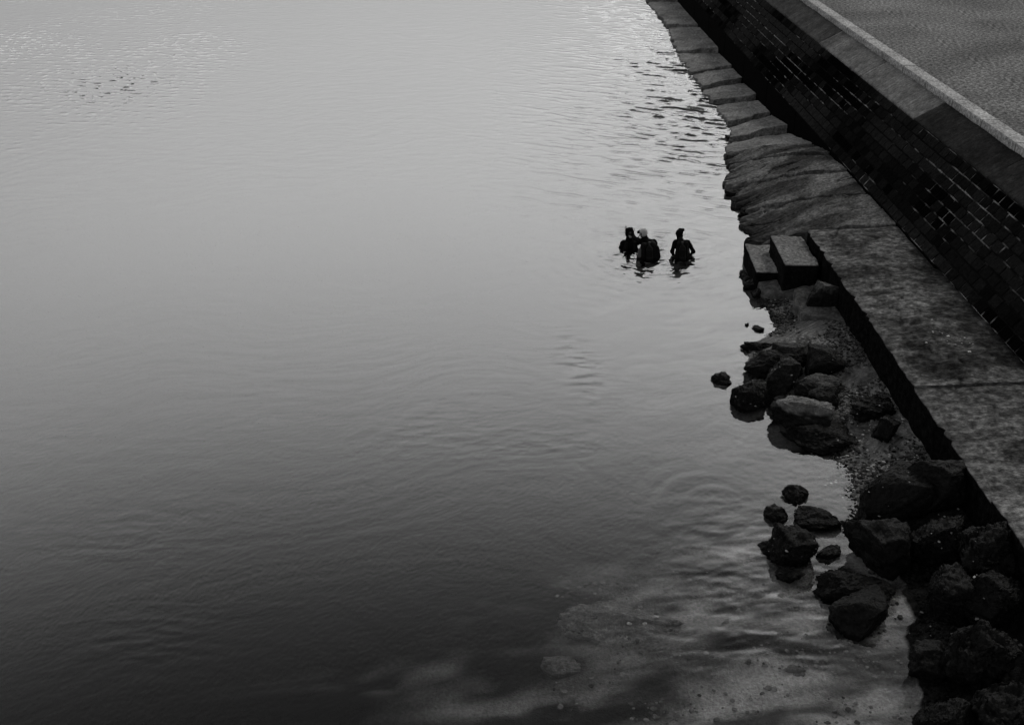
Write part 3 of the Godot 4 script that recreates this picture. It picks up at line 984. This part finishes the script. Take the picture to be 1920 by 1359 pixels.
func build_rocks() -> void:
	# [label, centre, size, boxy, rough, tone, pale top, turn, cuts]
	var dk := 0.005
	var list := [
		["small knobbly rock alone in the water, farthest from the shore", Vector3(4.48, 0.03, -19.9), Vector3(0.42, 0.26, 0.36), 0.4, 0.12, 0.016, 0.0, 0.3, 4],
		["round shaggy boulder standing in the water beside the middle rock pile", Vector3(4.89, 0.12, -19.0), Vector3(0.76, 0.62, 0.72), 0.35, 0.07, 0.014, 0.0, 0.6, 6],
		["low black wedge-shaped rock at the seaward side of the pile", Vector3(5.62, 0.20, -20.15), Vector3(1.15, 0.6, 0.66), 0.6, 0.05, dk, 0.0, -0.3, 8],
		["dark grey sloping slab rock at the back of the pile", Vector3(6.05, 0.28, -20.45), Vector3(0.95, 0.6, 0.70), 0.7, 0.04, 0.012, 0.018, -0.35, 8],
		["mottled grey upright boulder in the middle of the pile", Vector3(5.63, 0.33, -19.54), Vector3(0.72, 0.8, 0.56), 0.6, 0.05, 0.085, 0.0, 0.4, 8],
		["black squared boulder on the shingle between the pile and step", Vector3(6.65, 0.45, -19.85), Vector3(0.84, 0.66, 0.60), 0.85, 0.03, dk, 0.0, -0.12, 5],
		["flat rock with a grey top lying below the black squared boulder", Vector3(6.36, 0.28, -19.20), Vector3(1.0, 0.42, 0.72), 0.6, 0.05, 0.012, 0.06, -0.3, 8],
		["leaning dark rock wedged behind the pale-topped slab rock", Vector3(6.27, 0.32, -18.55), Vector3(0.70, 0.62, 0.52), 0.6, 0.05, dk, 0.0, -0.5, 7],
		["large slab rock with a pale flat top overhanging the water", Vector3(5.82, 0.27, -18.16), Vector3(1.34, 0.62, 0.9), 0.7, 0.05, 0.010, 0.11, -0.22, 8],
		["black weed-covered mound below the pale-topped slab rock", Vector3(5.86, 0.05, -17.6), Vector3(1.25, 0.46, 1.0), 0.4, 0.10, dk, 0.0, 0.1, 5],
		["flat weedy mound strewn with shells near the foot of the step", Vector3(7.12, 0.42, -18.11), Vector3(0.85, 0.36, 0.70), 0.4, 0.12, 0.014, 0.0, 0.0, 5],
		["small black pointed stone on shingle under the step", Vector3(7.04, 0.48, -17.17), Vector3(0.48, 0.52, 0.42), 0.4, 0.08, dk, 0.0, 0.7, 8],
		["long pointed dark rock poking into the water from the gravel spit", Vector3(5.58, 0.03, -21.43), Vector3(0.72, 0.26, 0.36), 0.3, 0.08, dk, 0.0, 0.1, 6],
		["squared black stone lying on the tilted slab beside the step", Vector3(7.32, 0.68, -22.85), Vector3(0.74, 0.66, 0.62), 0.88, 0.03, dk, 0.05, -0.1, 5],
		["flat grey scrap of rock awash in the inlet by the gravel", Vector3(5.74, -0.01, -22.45), Vector3(0.22, 0.14, 0.34), 0.4, 0.10, 0.03, 0.0, 0.4, 5],
		["tiny dark rock scrap awash beside the flat grey scrap", Vector3(5.54, -0.02, -22.65), Vector3(0.16, 0.12, 0.12), 0.4, 0.10, 0.012, 0.0, 0.4, 5],
		["arrow-shaped dark rock alone in the shallows off the near shore", Vector3(5.08, 0.03, -15.67), Vector3(0.46, 0.30, 0.38), 0.5, 0.08, 0.014, 0.0, 0.5, 7],
		["small dark rock in the shallows just beyond the weedy boulder", Vector3(4.59, 0.02, -15.06), Vector3(0.40, 0.30, 0.36), 0.4, 0.10, 0.012, 0.0, 0.2, 6],
		["low dark rock joining the weedy boulder to the big black one", Vector3(5.29, 0.05, -14.87), Vector3(0.76, 0.34, 0.52), 0.45, 0.08, 0.014, 0.0, -0.15, 6],
		["big shaggy weed-covered boulder ringed by water, dotted with white shells", Vector3(4.60, 0.14, -14.0), Vector3(0.92, 0.74, 0.82), 0.4, 0.09, 0.013, 0.0, 0.2, 6],
		["low tongue of weedy rock on the shore side of the shaggy boulder", Vector3(5.20, 0.0, -14.03), Vector3(0.40, 0.20, 0.26), 0.3, 0.12, 0.012, 0.0, 0.5, 5],
		["low ragged rock on the open-water side of the shaggy boulder", Vector3(4.29, 0.0, -14.15), Vector3(0.38, 0.22, 0.28), 0.3, 0.14, 0.014, 0.0, 0.0, 5],
		["massive black boulder sloping down to the narrow pool", Vector3(6.02, 0.30, -13.86), Vector3(1.0, 1.05, 1.0), 0.5, 0.06, 0.007, 0.0, 0.35, 7],
		["tall squared black boulder with a thin pale rim at the water's edge", Vector3(6.45, 0.42, -14.95), Vector3(1.08, 1.05, 0.84), 0.8, 0.04, 0.006, 0.0, 0.1, 6],
		["low wide black boulder at the lower end of the narrow pool", Vector3(5.34, 0.06, -13.1), Vector3(1.12, 0.5, 0.62), 0.5, 0.07, 0.009, 0.0, -0.1, 6],
		["rounded black boulder nearest the camera in the water", Vector3(5.29, 0.10, -12.45), Vector3(0.92, 0.60, 0.78), 0.45, 0.06, 0.009, 0.0, 0.3, 6],
		["small ragged rock in the water below the shaggy boulder", Vector3(4.45, 0.0, -13.48), Vector3(0.42, 0.20, 0.32), 0.35, 0.12, 0.013, 0.0, 0.2, 5],
		["black boulder bordering the small pool on its shore side", Vector3(6.58, 0.40, -12.5), Vector3(0.9, 1.0, 0.88), 0.5, 0.07, 0.007, 0.0, 0.3, 7],
		["dark grey smooth stone at the bottom edge of the shore", Vector3(5.90, 0.22, -11.25), Vector3(0.58, 0.55, 0.52), 0.5, 0.05, 0.022, 0.0, 0.1, 6],
		["black boulder heaped against the step behind the squared boulder", Vector3(7.25, 0.65, -14.95), Vector3(1.12, 1.05, 0.9), 0.55, 0.06, 0.006, 0.0, -0.2, 7],
		["dark boulder in the lower corner of the shore beside the smooth stone", Vector3(6.48, 0.55, -11.06), Vector3(1.0, 0.95, 0.82), 0.5, 0.07, 0.008, 0.0, 0.3, 7],
		["weedy dark boulder with stray shells behind the massive one", Vector3(6.86, 0.42, -13.75), Vector3(1.05, 0.85, 0.95), 0.45, 0.09, 0.012, 0.0, 0.2, 6],
		["black boulder leaning against the near end of the step", Vector3(7.36, 0.72, -13.12), Vector3(1.15, 1.05, 0.95), 0.5, 0.07, 0.007, 0.0, 0.4, 7],
		["black boulder on the bank above the boulder by the small pool", Vector3(7.0, 0.58, -12.19), Vector3(1.02, 0.92, 0.86), 0.5, 0.07, 0.008, 0.0, -0.3, 7],
		["dark boulder at the corner of the shore nearest the bridge", Vector3(6.5, 0.5, -10.02), Vector3(0.95, 0.85, 0.75), 0.5, 0.07, 0.010, 0.0, 0.2, 7],
		["dark low boulder half in water nearest the bridge", Vector3(5.78, 0.25, -10.2), Vector3(0.76, 0.65, 0.62), 0.5, 0.07, 0.010, 0.0, 0.2, 7],
		["dark rubble stone at the foot of the lower concrete block, nearest the camera", Vector3(6.22, 0.0, -24.45), Vector3(0.42, 0.3, 0.36), 0.5, 0.08, 0.012, 0.0, 0.2, 7],
		["dark rubble stone under the outer corner of the lower concrete block", Vector3(6.06, 0.0, -24.85), Vector3(0.34, 0.36, 0.4), 0.5, 0.08, 0.012, 0.0, 0.9, 7],
		["dark rubble stone against the water side of the lower concrete block", Vector3(6.08, -0.02, -25.5), Vector3(0.32, 0.34, 0.55), 0.5, 0.08, 0.012, 0.0, 0.1, 7],
		["thin black ledge jutting into the water from the cracked slope, farther one", Vector3(7.05, 0.06, -32.0), Vector3(0.95, 0.24, 0.4), 0.6, 0.08, 0.008, 0.0, 0.05, 7],
		["black ledge with a hollow under it at the waterline behind the blocks", Vector3(7.15, 0.10, -30.1), Vector3(0.85, 0.34, 0.42), 0.6, 0.08, 0.008, 0.0, 0.2, 7],
		["little black stone at the waterline below the retaining wall", Vector3(7.98, 0.05, -38.1), Vector3(0.4, 0.22, 0.34), 0.6, 0.08, 0.008, 0.0, 0.2, 7],
		["broad pale stone under the water with white pebbles on it", Vector3(1.80, -0.58, -12.65), Vector3(1.95, 0.62, 1.15), 0.2, 0.07, 0.10, 0.0, -0.2, 4],
		["pale rounded stone under the water, inshore and farthest from the bridge", Vector3(3.85, -0.38, -13.20), Vector3(0.95, 0.36, 0.66), 0.2, 0.06, 0.10, 0.0, -0.1, 4],
		["pale flat stone under the water with one white speck", Vector3(3.80, -0.38, -12.66), Vector3(0.95, 0.36, 0.55), 0.2, 0.06, 0.11, 0.0, -0.15, 4],
		["small grey stone under the water between the pale ones", Vector3(3.23, -0.44, -12.46), Vector3(0.6, 0.3, 0.5), 0.2, 0.06, 0.09, 0.0, 0.2, 4],
		["dim grey stone under the water below the broad pale stone", Vector3(2.42, -0.52, -11.86), Vector3(1.25, 0.4, 0.66), 0.2, 0.06, 0.075, 0.0, 0.0, 4],
		["grey stone under the water with ripples breaking over its edge", Vector3(3.30, -0.44, -11.96), Vector3(1.0, 0.36, 0.52), 0.2, 0.06, 0.09, 0.0, -0.2, 4],
		["dark-edged stone under the water close to the bottom shore", Vector3(4.44, -0.32, -11.66), Vector3(0.95, 0.34, 0.6), 0.2, 0.06, 0.07, 0.0, 0.1, 4],
		["small dim stone under deep water, farthest out in the foreground", Vector3(0.75, -0.60, -11.86), Vector3(0.6, 0.3, 0.4), 0.2, 0.06, 0.07, 0.0, 0.1, 4],
		["grey stone under the water at the bottom edge below the others", Vector3(3.77, -0.44, -11.42), Vector3(0.85, 0.32, 0.6), 0.2, 0.06, 0.08, 0.0, 0.1, 4],
	]
	for i in list.size():
		var q: Array = list[i]
		var size: Vector3 = q[2]
		var under: bool = i >= 42
		var n := 30 if size.x > 0.5 else 18
		var fine := 0.035 if q[4] >= 0.07 else 0.015
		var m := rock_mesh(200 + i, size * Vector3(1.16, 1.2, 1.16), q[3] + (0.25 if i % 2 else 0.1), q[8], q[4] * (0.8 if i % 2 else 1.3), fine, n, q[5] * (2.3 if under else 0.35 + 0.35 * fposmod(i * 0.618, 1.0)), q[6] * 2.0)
		var o := obj("submerged_stone" if under else "boulder", m, M.rock)
		o.position = q[1]
		o.rotation.y = q[7]
		if i in [1, 4, 5, 9, 10, 19, 23, 31, 32, 33]:
			var vs: PackedVector3Array = m.surface_get_arrays(0)[Mesh.ARRAY_VERTEX]
			for k in (34 if i in [1, 4, 10, 19] else 14):
				var p := vs[rng.randi() % vs.size()]
				if p.y > -0.1 * size.y: rock_shells.append(o.transform * p)
		tag(o, q[0], "stone" if under else "rock", "pale stones under the shallow water" if under else "rocks along the shore")
	# white pebbles under the shallow water
	var pl := [["white pebble on the broad pale stone, nearest the deep water", Vector3(1.79, -0.22, -12.51)], ["oval white pebble in the middle of the broad pale stone", Vector3(2.03, -0.22, -12.51)], ["round white pebble farthest up the broad pale stone", Vector3(2.22, -0.22, -12.66)]]
	for i in pl.size():
		var o := obj("white_pebble", rock_mesh(300 + i, Vector3(0.085, 0.05, 0.065), 0.2, 2, 0.04, 0.0, 8, 0.75), M.pebble)
		o.position = pl[i][1]
		tag(o, pl[i][0], "pebble", "white pebbles under the water")

func build_scatter() -> void:
	var r := RandomNumberGenerator.new()
	r.seed = 77
	var peb := []
	var shell := []
	var weed := []
	while peb.size() < 10000:
		var z := r.randf_range(-26.0, -9.5)
		var sx := shore_x(z)
		var x := r.randf_range(sx - 0.25, STEP_X - 0.02)
		var dens := 0.3 + 1.5 * n2.get_noise_2d(x * 16.0 + 60.0, z * 16.0)
		if x < sx + 0.45: dens += 0.45
		if z > -14.5 and x < sx + 0.08: continue
		if r.randf() > dens: continue
		peb.append(Vector3(x, ground_h(x, z, sx) + 0.008, z))
	var spots := [Vector4(7.1, -18.1, 0.5, 70), Vector4(7.0, -17.3, 0.55, 70), Vector4(6.6, -16.9, 0.5, 60), Vector4(6.1, -17.9, 0.35, 40), Vector4(6.5, -21.2, 0.5, 60), Vector4(5.4, -20.9, 0.25, 40), Vector4(6.75, -16.2, 0.35, 60), Vector4(7.3, -13.9, 0.4, 25), Vector4(6.75, -23.3, 0.4, 40), Vector4(7.2, -15.9, 0.4, 40), Vector4(7.15, -28.9, 0.25, 25), Vector4(6.6, -18.6, 0.5, 25), Vector4(6.3, -15.7, 0.35, 25), Vector4(6.8, -12.0, 0.6, 25)]
	for s in spots:
		for k in int(s.w):
			var x: float = s.x + r.randfn(0.0, s.z * 0.6)
			var z: float = s.y + r.randfn(0.0, s.z)
			if x > STEP_X - 0.05 and z > -25.6: continue
			shell.append(Vector3(x, ground_h(x, z, shore_x(z)) + 0.02, z))
	for k in 40:
		var x := 9.0 + r.randfn(0.0, 0.25)
		var z := -19.6 + r.randfn(0.0, 0.35)
		if x < FOOT_X - 0.1: shell.append(Vector3(x, 1.285, z))
	# shells lying just under the clear shallow
	for k in 34:
		var z := r.randfn(-16.4, 0.55)
		var x := shore_x(z) - absf(r.randfn(0.25, 0.3))
		shell.append(Vector3(x, -0.02, z))
	shell.append_array(rock_shells)
	var pm := rock_mesh(401, Vector3(1, 1, 1), 0.4, 6, 0.08, 0.0, 3, 1.0)
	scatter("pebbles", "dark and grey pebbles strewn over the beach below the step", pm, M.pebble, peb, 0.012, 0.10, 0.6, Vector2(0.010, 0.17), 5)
	var bed := []
	while bed.size() < 800:
		var z := r.randf_range(-13.8, -9.8)
		var sx := shore_x(z)
		var x := r.randf_range(0.6, sx - 0.1)
		if r.randf() > 0.35 + 1.6 * n2.get_noise_2d(x * 18.0 + 9.0, z * 30.0): continue
		bed.append(Vector3(x, ground_h(x, z, sx) + 0.015, z))
	scatter("bed_gravel", "small stones strewn on the bed of the near shallows", pm, M.pebble, bed, 0.02, 0.12, 0.4, Vector2(0.03, 0.32), 9)
	var sm := rock_mesh(402, Vector3(1, 1, 1), 0.2, 2, 0.08, 0.0, 3, 1.0)
	scatter("shells", "white bits of shell scattered over the beach", sm, M.pebble, shell, 0.018, 0.075, 0.35, Vector2(0.3, 0.85), 6)

# ------------------------------------------------------------------ divers
func build_divers() -> void:
	var suit := 0.006
	# nearest the shore: seen from behind, waist deep, hands on hips
	var t := thing("person", "person in black wetsuit seen from behind, standing waist-deep with elbows out, nearest the shore", "person", Vector3(4.61, -0.07, -26.95), 0.0, "people in diving gear standing in the water")
	t.scale = Vector3.ONE * 0.94
	var head := Vector3(-0.09, 0.70, -0.13)
	var limbs := [[Vector3(0, -0.06, 0), Vector3(-0.02, 0.14, -0.01), 0.155, 0.14], [Vector3(-0.02, 0.14, -0.01), Vector3(-0.03, 0.38, -0.04), 0.14, 0.165], [Vector3(-0.17, 0.47, -0.05), Vector3(0.13, 0.46, -0.05), 0.085, 0.085], [Vector3(-0.04, 0.46, -0.06), Vector3(-0.07, 0.62, -0.09), 0.075, 0.06],
		[Vector3(-0.21, 0.47, -0.05), Vector3(-0.29, 0.22, 0.03), 0.07, 0.052], [Vector3(-0.29, 0.22, 0.03), Vector3(-0.21, 0.02, -0.12), 0.05, 0.036],
		[Vector3(0.17, 0.46, -0.05), Vector3(0.33, 0.22, 0.03), 0.07, 0.052], [Vector3(0.33, 0.22, 0.03), Vector3(0.24, 0.01, -0.10), 0.05, 0.036],
		[Vector3(-0.09, -0.1, 0), Vector3(-0.14, -0.42, -0.16), 0.105, 0.07], [Vector3(-0.14, -0.42, -0.16), Vector3(-0.14, -0.76, 0.02), 0.068, 0.045], [Vector3(-0.14, -0.78, 0.02), Vector3(-0.16, -0.80, -0.17), 0.042, 0.036],
		[Vector3(0.09, -0.1, 0), Vector3(0.14, -0.42, -0.14), 0.105, 0.07], [Vector3(0.14, -0.42, -0.14), Vector3(0.14, -0.76, 0.04), 0.068, 0.045], [Vector3(0.14, -0.78, 0.04), Vector3(0.17, -0.80, -0.15), 0.042, 0.036]]
	obj("body", body_mesh(limbs, head, Vector3(-0.35, -0.12, -1), [[Vector3(-0.21, 0.02, -0.12), Vector3(0.6, -0.4, -0.7), Vector3(0.3, 1, 0.2)], [Vector3(0.24, 0.01, -0.10), Vector3(-0.6, -0.4, -0.7), Vector3(-0.3, 1, 0.2)]], suit, 0.34), M.suit, t)
	obj("hood", blob([[head + Vector3(0, 0.035, 0.01), head + Vector3(0.01, -0.06, 0.02), 0.106, 0.088], [head + Vector3(0.01, -0.08, 0.02), head + Vector3(0.03, -0.18, 0.03), 0.078, 0.088]], 0.014, 0.03, suit), M.suit, t)
	mask(t, head + Vector3(0.05, 0.125, 0.0), Vector3(0.2, 0.9, -0.5), head + Vector3(0.0, 0.0, 0.0))
	var bc := obj("buoyancy_vest", blob([[Vector3(-0.11, 0.04, 0.10), Vector3(-0.09, 0.46, 0.06), 0.12, 0.085], [Vector3(0.13, 0.04, 0.10), Vector3(0.08, 0.46, 0.06), 0.12, 0.085], [Vector3(-0.17, -0.03, 0.05), Vector3(0.19, -0.03, 0.05), 0.13, 0.13], [Vector3(-0.04, 0.45, 0.02), Vector3(-0.06, 0.58, -0.02), 0.1, 0.075]], 0.02, 0.04, 0.008), M.gear, t)
	obj("strap", tube([Vector3(0.115, 0.50, 0.07), Vector3(0.13, 0.36, 0.175), Vector3(0.145, 0.10, 0.19)], 0.008, 0.3), M.gear, bc)
	air_tank(t, Vector3(0.0, -0.06, 0.24), Vector3(-0.03, 0.50, 0.19))
	obj("air_hose", tube([Vector3(-0.03, 0.55, 0.18), Vector3(0.10, 0.58, 0.12), Vector3(0.20, 0.50, 0.0), Vector3(0.19, 0.34, -0.14)], 0.013, 0.01), M.gear, t)

	# the middle one: back to the camera, bulky vest, pale hood, reaching over to the left
	t = thing("person", "person with pale hood and bulky black diving vest, back turned, reaching towards another", "person", Vector3(3.68, -0.06, -27.0), 0.0, "people in diving gear standing in the water")
	head = Vector3(-0.13, 0.62, -0.20)
	limbs = [[Vector3(0.05, -0.2, 0.02), Vector3(0.02, 0.05, 0.0), 0.16, 0.15], [Vector3(0.02, 0.05, 0.0), Vector3(-0.01, 0.32, -0.07), 0.15, 0.165], [Vector3(-0.15, 0.42, -0.1), Vector3(0.15, 0.40, -0.08), 0.085, 0.085], [Vector3(-0.02, 0.42, -0.1), Vector3(-0.07, 0.56, -0.16), 0.075, 0.06],
		[Vector3(-0.19, 0.43, -0.10), Vector3(-0.33, 0.42, -0.32), 0.07, 0.052], [Vector3(-0.33, 0.42, -0.32), Vector3(-0.36, 0.50, -0.52), 0.05, 0.036],
		[Vector3(0.19, 0.41, -0.08), Vector3(0.28, 0.16, -0.14), 0.07, 0.052], [Vector3(0.28, 0.16, -0.14), Vector3(0.14, 0.08, -0.34), 0.05, 0.036],
		[Vector3(-0.04, -0.25, 0), Vector3(-0.10, -0.58, -0.2), 0.105, 0.07], [Vector3(-0.10, -0.58, -0.2), Vector3(-0.1, -0.95, 0.0), 0.068, 0.045], [Vector3(-0.1, -0.98, 0.0), Vector3(-0.13, -1.0, -0.19), 0.042, 0.036],
		[Vector3(0.14, -0.25, 0), Vector3(0.2, -0.58, -0.18), 0.105, 0.07], [Vector3(0.2, -0.58, -0.18), Vector3(0.2, -0.95, 0.02), 0.068, 0.045], [Vector3(0.2, -0.98, 0.02), Vector3(0.24, -1.0, -0.17), 0.042, 0.036]]
	obj("body", body_mesh(limbs, head, Vector3(-0.75, -0.05, -0.55), [[Vector3(-0.36, 0.50, -0.52), Vector3(-0.2, 0.5, -0.8), Vector3(0.9, 0.3, -0.2)], [Vector3(0.14, 0.08, -0.34), Vector3(-0.9, -0.1, -0.4), Vector3(0, 1, -0.2)]], suit, 0.36), M.suit, t)
	obj("hood", blob([[head + Vector3(0.015, 0.045, 0.01), head + Vector3(0.03, 0.0, 0.02), 0.104, 0.098]], 0.013, 0.03, 0.34), M.suit, t)
	mask(t, head + Vector3(-0.085, 0.02, -0.06), Vector3(-0.75, -0.05, -0.55), head)
	bc = obj("buoyancy_vest", blob([[Vector3(-0.14, -0.02, 0.10), Vector3(-0.12, 0.36, 0.06), 0.12, 0.09], [Vector3(0.16, -0.02, 0.10), Vector3(0.12, 0.34, 0.06), 0.13, 0.09], [Vector3(-0.12, -0.08, 0.08), Vector3(0.2, -0.08, 0.08), 0.14, 0.15], [Vector3(0.26, 0.02, 0.06), Vector3(0.21, 0.30, 0.05), 0.11, 0.09], [Vector3(0.0, 0.36, 0.02), Vector3(0.12, 0.38, 0.04), 0.1, 0.1]], 0.02, 0.05, 0.008), M.gear, t)
	obj("pocket", blob([[Vector3(-0.23, 0.10, 0.13), Vector3(-0.21, 0.26, 0.10), 0.07, 0.05]], 0.014, 0.02, 0.07), M.gear, bc)
	obj("strap", tube([Vector3(0.16, 0.40, 0.08), Vector3(0.24, 0.33, 0.13), Vector3(0.27, 0.22, 0.14)], 0.009, 0.05), M.gear, bc)
	air_tank(t, Vector3(0.05, -0.10, 0.26), Vector3(0.02, 0.42, 0.17))
	obj("air_hose", tube([Vector3(0.02, 0.47, 0.16), Vector3(-0.14, 0.52, 0.08), Vector3(-0.24, 0.50, -0.12), Vector3(-0.2, 0.55, -0.26)], 0.013, 0.01), M.gear, t)

	# the far one: shoulder deep, facing the camera, mask on
	t = thing("person", "person in black hood and diving mask, face towards the camera, shoulder-deep in the water", "person", Vector3(3.30, 0, -27.6), 0.0, "people in diving gear standing in the water")
	head = Vector3(-0.05, 0.40, -0.02)
	limbs = [[Vector3(0.03, -0.5, -0.08), Vector3(0.0, -0.22, -0.04), 0.15, 0.14], [Vector3(0.0, -0.22, -0.04), Vector3(-0.03, 0.02, 0.0), 0.14, 0.165], [Vector3(-0.2, 0.12, 0.0), Vector3(0.13, 0.13, 0.0), 0.085, 0.085], [Vector3(-0.04, 0.12, 0.0), Vector3(-0.05, 0.28, -0.02), 0.078, 0.06],
		[Vector3(-0.23, 0.11, 0.0), Vector3(-0.34, -0.08, 0.14), 0.07, 0.052], [Vector3(-0.34, -0.08, 0.14), Vector3(-0.2, -0.06, 0.34), 0.05, 0.036],
		[Vector3(0.17, 0.13, 0.0), Vector3(0.28, 0.20, 0.16), 0.07, 0.052], [Vector3(0.28, 0.20, 0.16), Vector3(0.30, 0.32, 0.36), 0.05, 0.036],
		[Vector3(-0.07, -0.52, -0.08), Vector3(-0.13, -0.75, 0.16), 0.105, 0.07], [Vector3(-0.13, -0.75, 0.16), Vector3(-0.13, -1.06, -0.06), 0.068, 0.045], [Vector3(-0.13, -1.08, -0.06), Vector3(-0.15, -1.1, 0.12), 0.042, 0.036],
		[Vector3(0.12, -0.52, -0.08), Vector3(0.18, -0.75, 0.16), 0.105, 0.07], [Vector3(0.18, -0.75, 0.16), Vector3(0.17, -1.06, -0.06), 0.068, 0.045], [Vector3(0.17, -1.08, -0.06), Vector3(0.2, -1.1, 0.12), 0.042, 0.036]]
	var look := Vector3(0.25, 0.05, 1)
	obj("body", body_mesh(limbs, head, look, [[Vector3(-0.2, -0.06, 0.34), Vector3(0.6, 0.1, 0.8), Vector3(0.2, 1, 0)], [Vector3(0.30, 0.32, 0.36), Vector3(0.2, 0.5, 0.7), Vector3(-0.9, 0.3, 0)]], suit, 0.36), M.suit, t)
	obj("hood", blob([[head + Vector3(-0.015, 0.045, -0.035), head + Vector3(-0.02, -0.04, -0.035), 0.110, 0.094], [head + Vector3(-0.01, -0.09, -0.03), head + Vector3(0.0, -0.20, -0.01), 0.08, 0.11]], 0.013, 0.03, suit), M.suit, t)
	mask(t, head + Vector3(0.025, 0.01, 0.085), look, head)
	obj("snorkel", tube([head + Vector3(-0.06, -0.08, 0.09), head + Vector3(-0.12, -0.04, 0.05), head + Vector3(-0.125, 0.10, 0.0), head + Vector3(-0.11, 0.2, -0.03)], 0.012, 0.01), M.gear, t)
	obj("buoyancy_vest", blob([[Vector3(-0.16, -0.05, 0.10), Vector3(-0.14, 0.12, 0.05), 0.09, 0.07], [Vector3(0.10, -0.05, 0.11), Vector3(0.09, 0.13, 0.05), 0.09, 0.07], [Vector3(-0.15, -0.1, -0.1), Vector3(0.1, -0.1, -0.1), 0.10, 0.10]], 0.02, 0.04, 0.008), M.gear, t)
	air_tank(t, Vector3(-0.02, -0.5, -0.25), Vector3(-0.04, 0.10, -0.22))
	obj("air_hose", tube([Vector3(-0.04, 0.15, -0.2), Vector3(0.12, 0.22, -0.1), Vector3(0.19, 0.2, 0.08), Vector3(0.08, 0.30, 0.12), Vector3(-0.0, 0.325, 0.09)], 0.013, 0.01), M.gear, t)
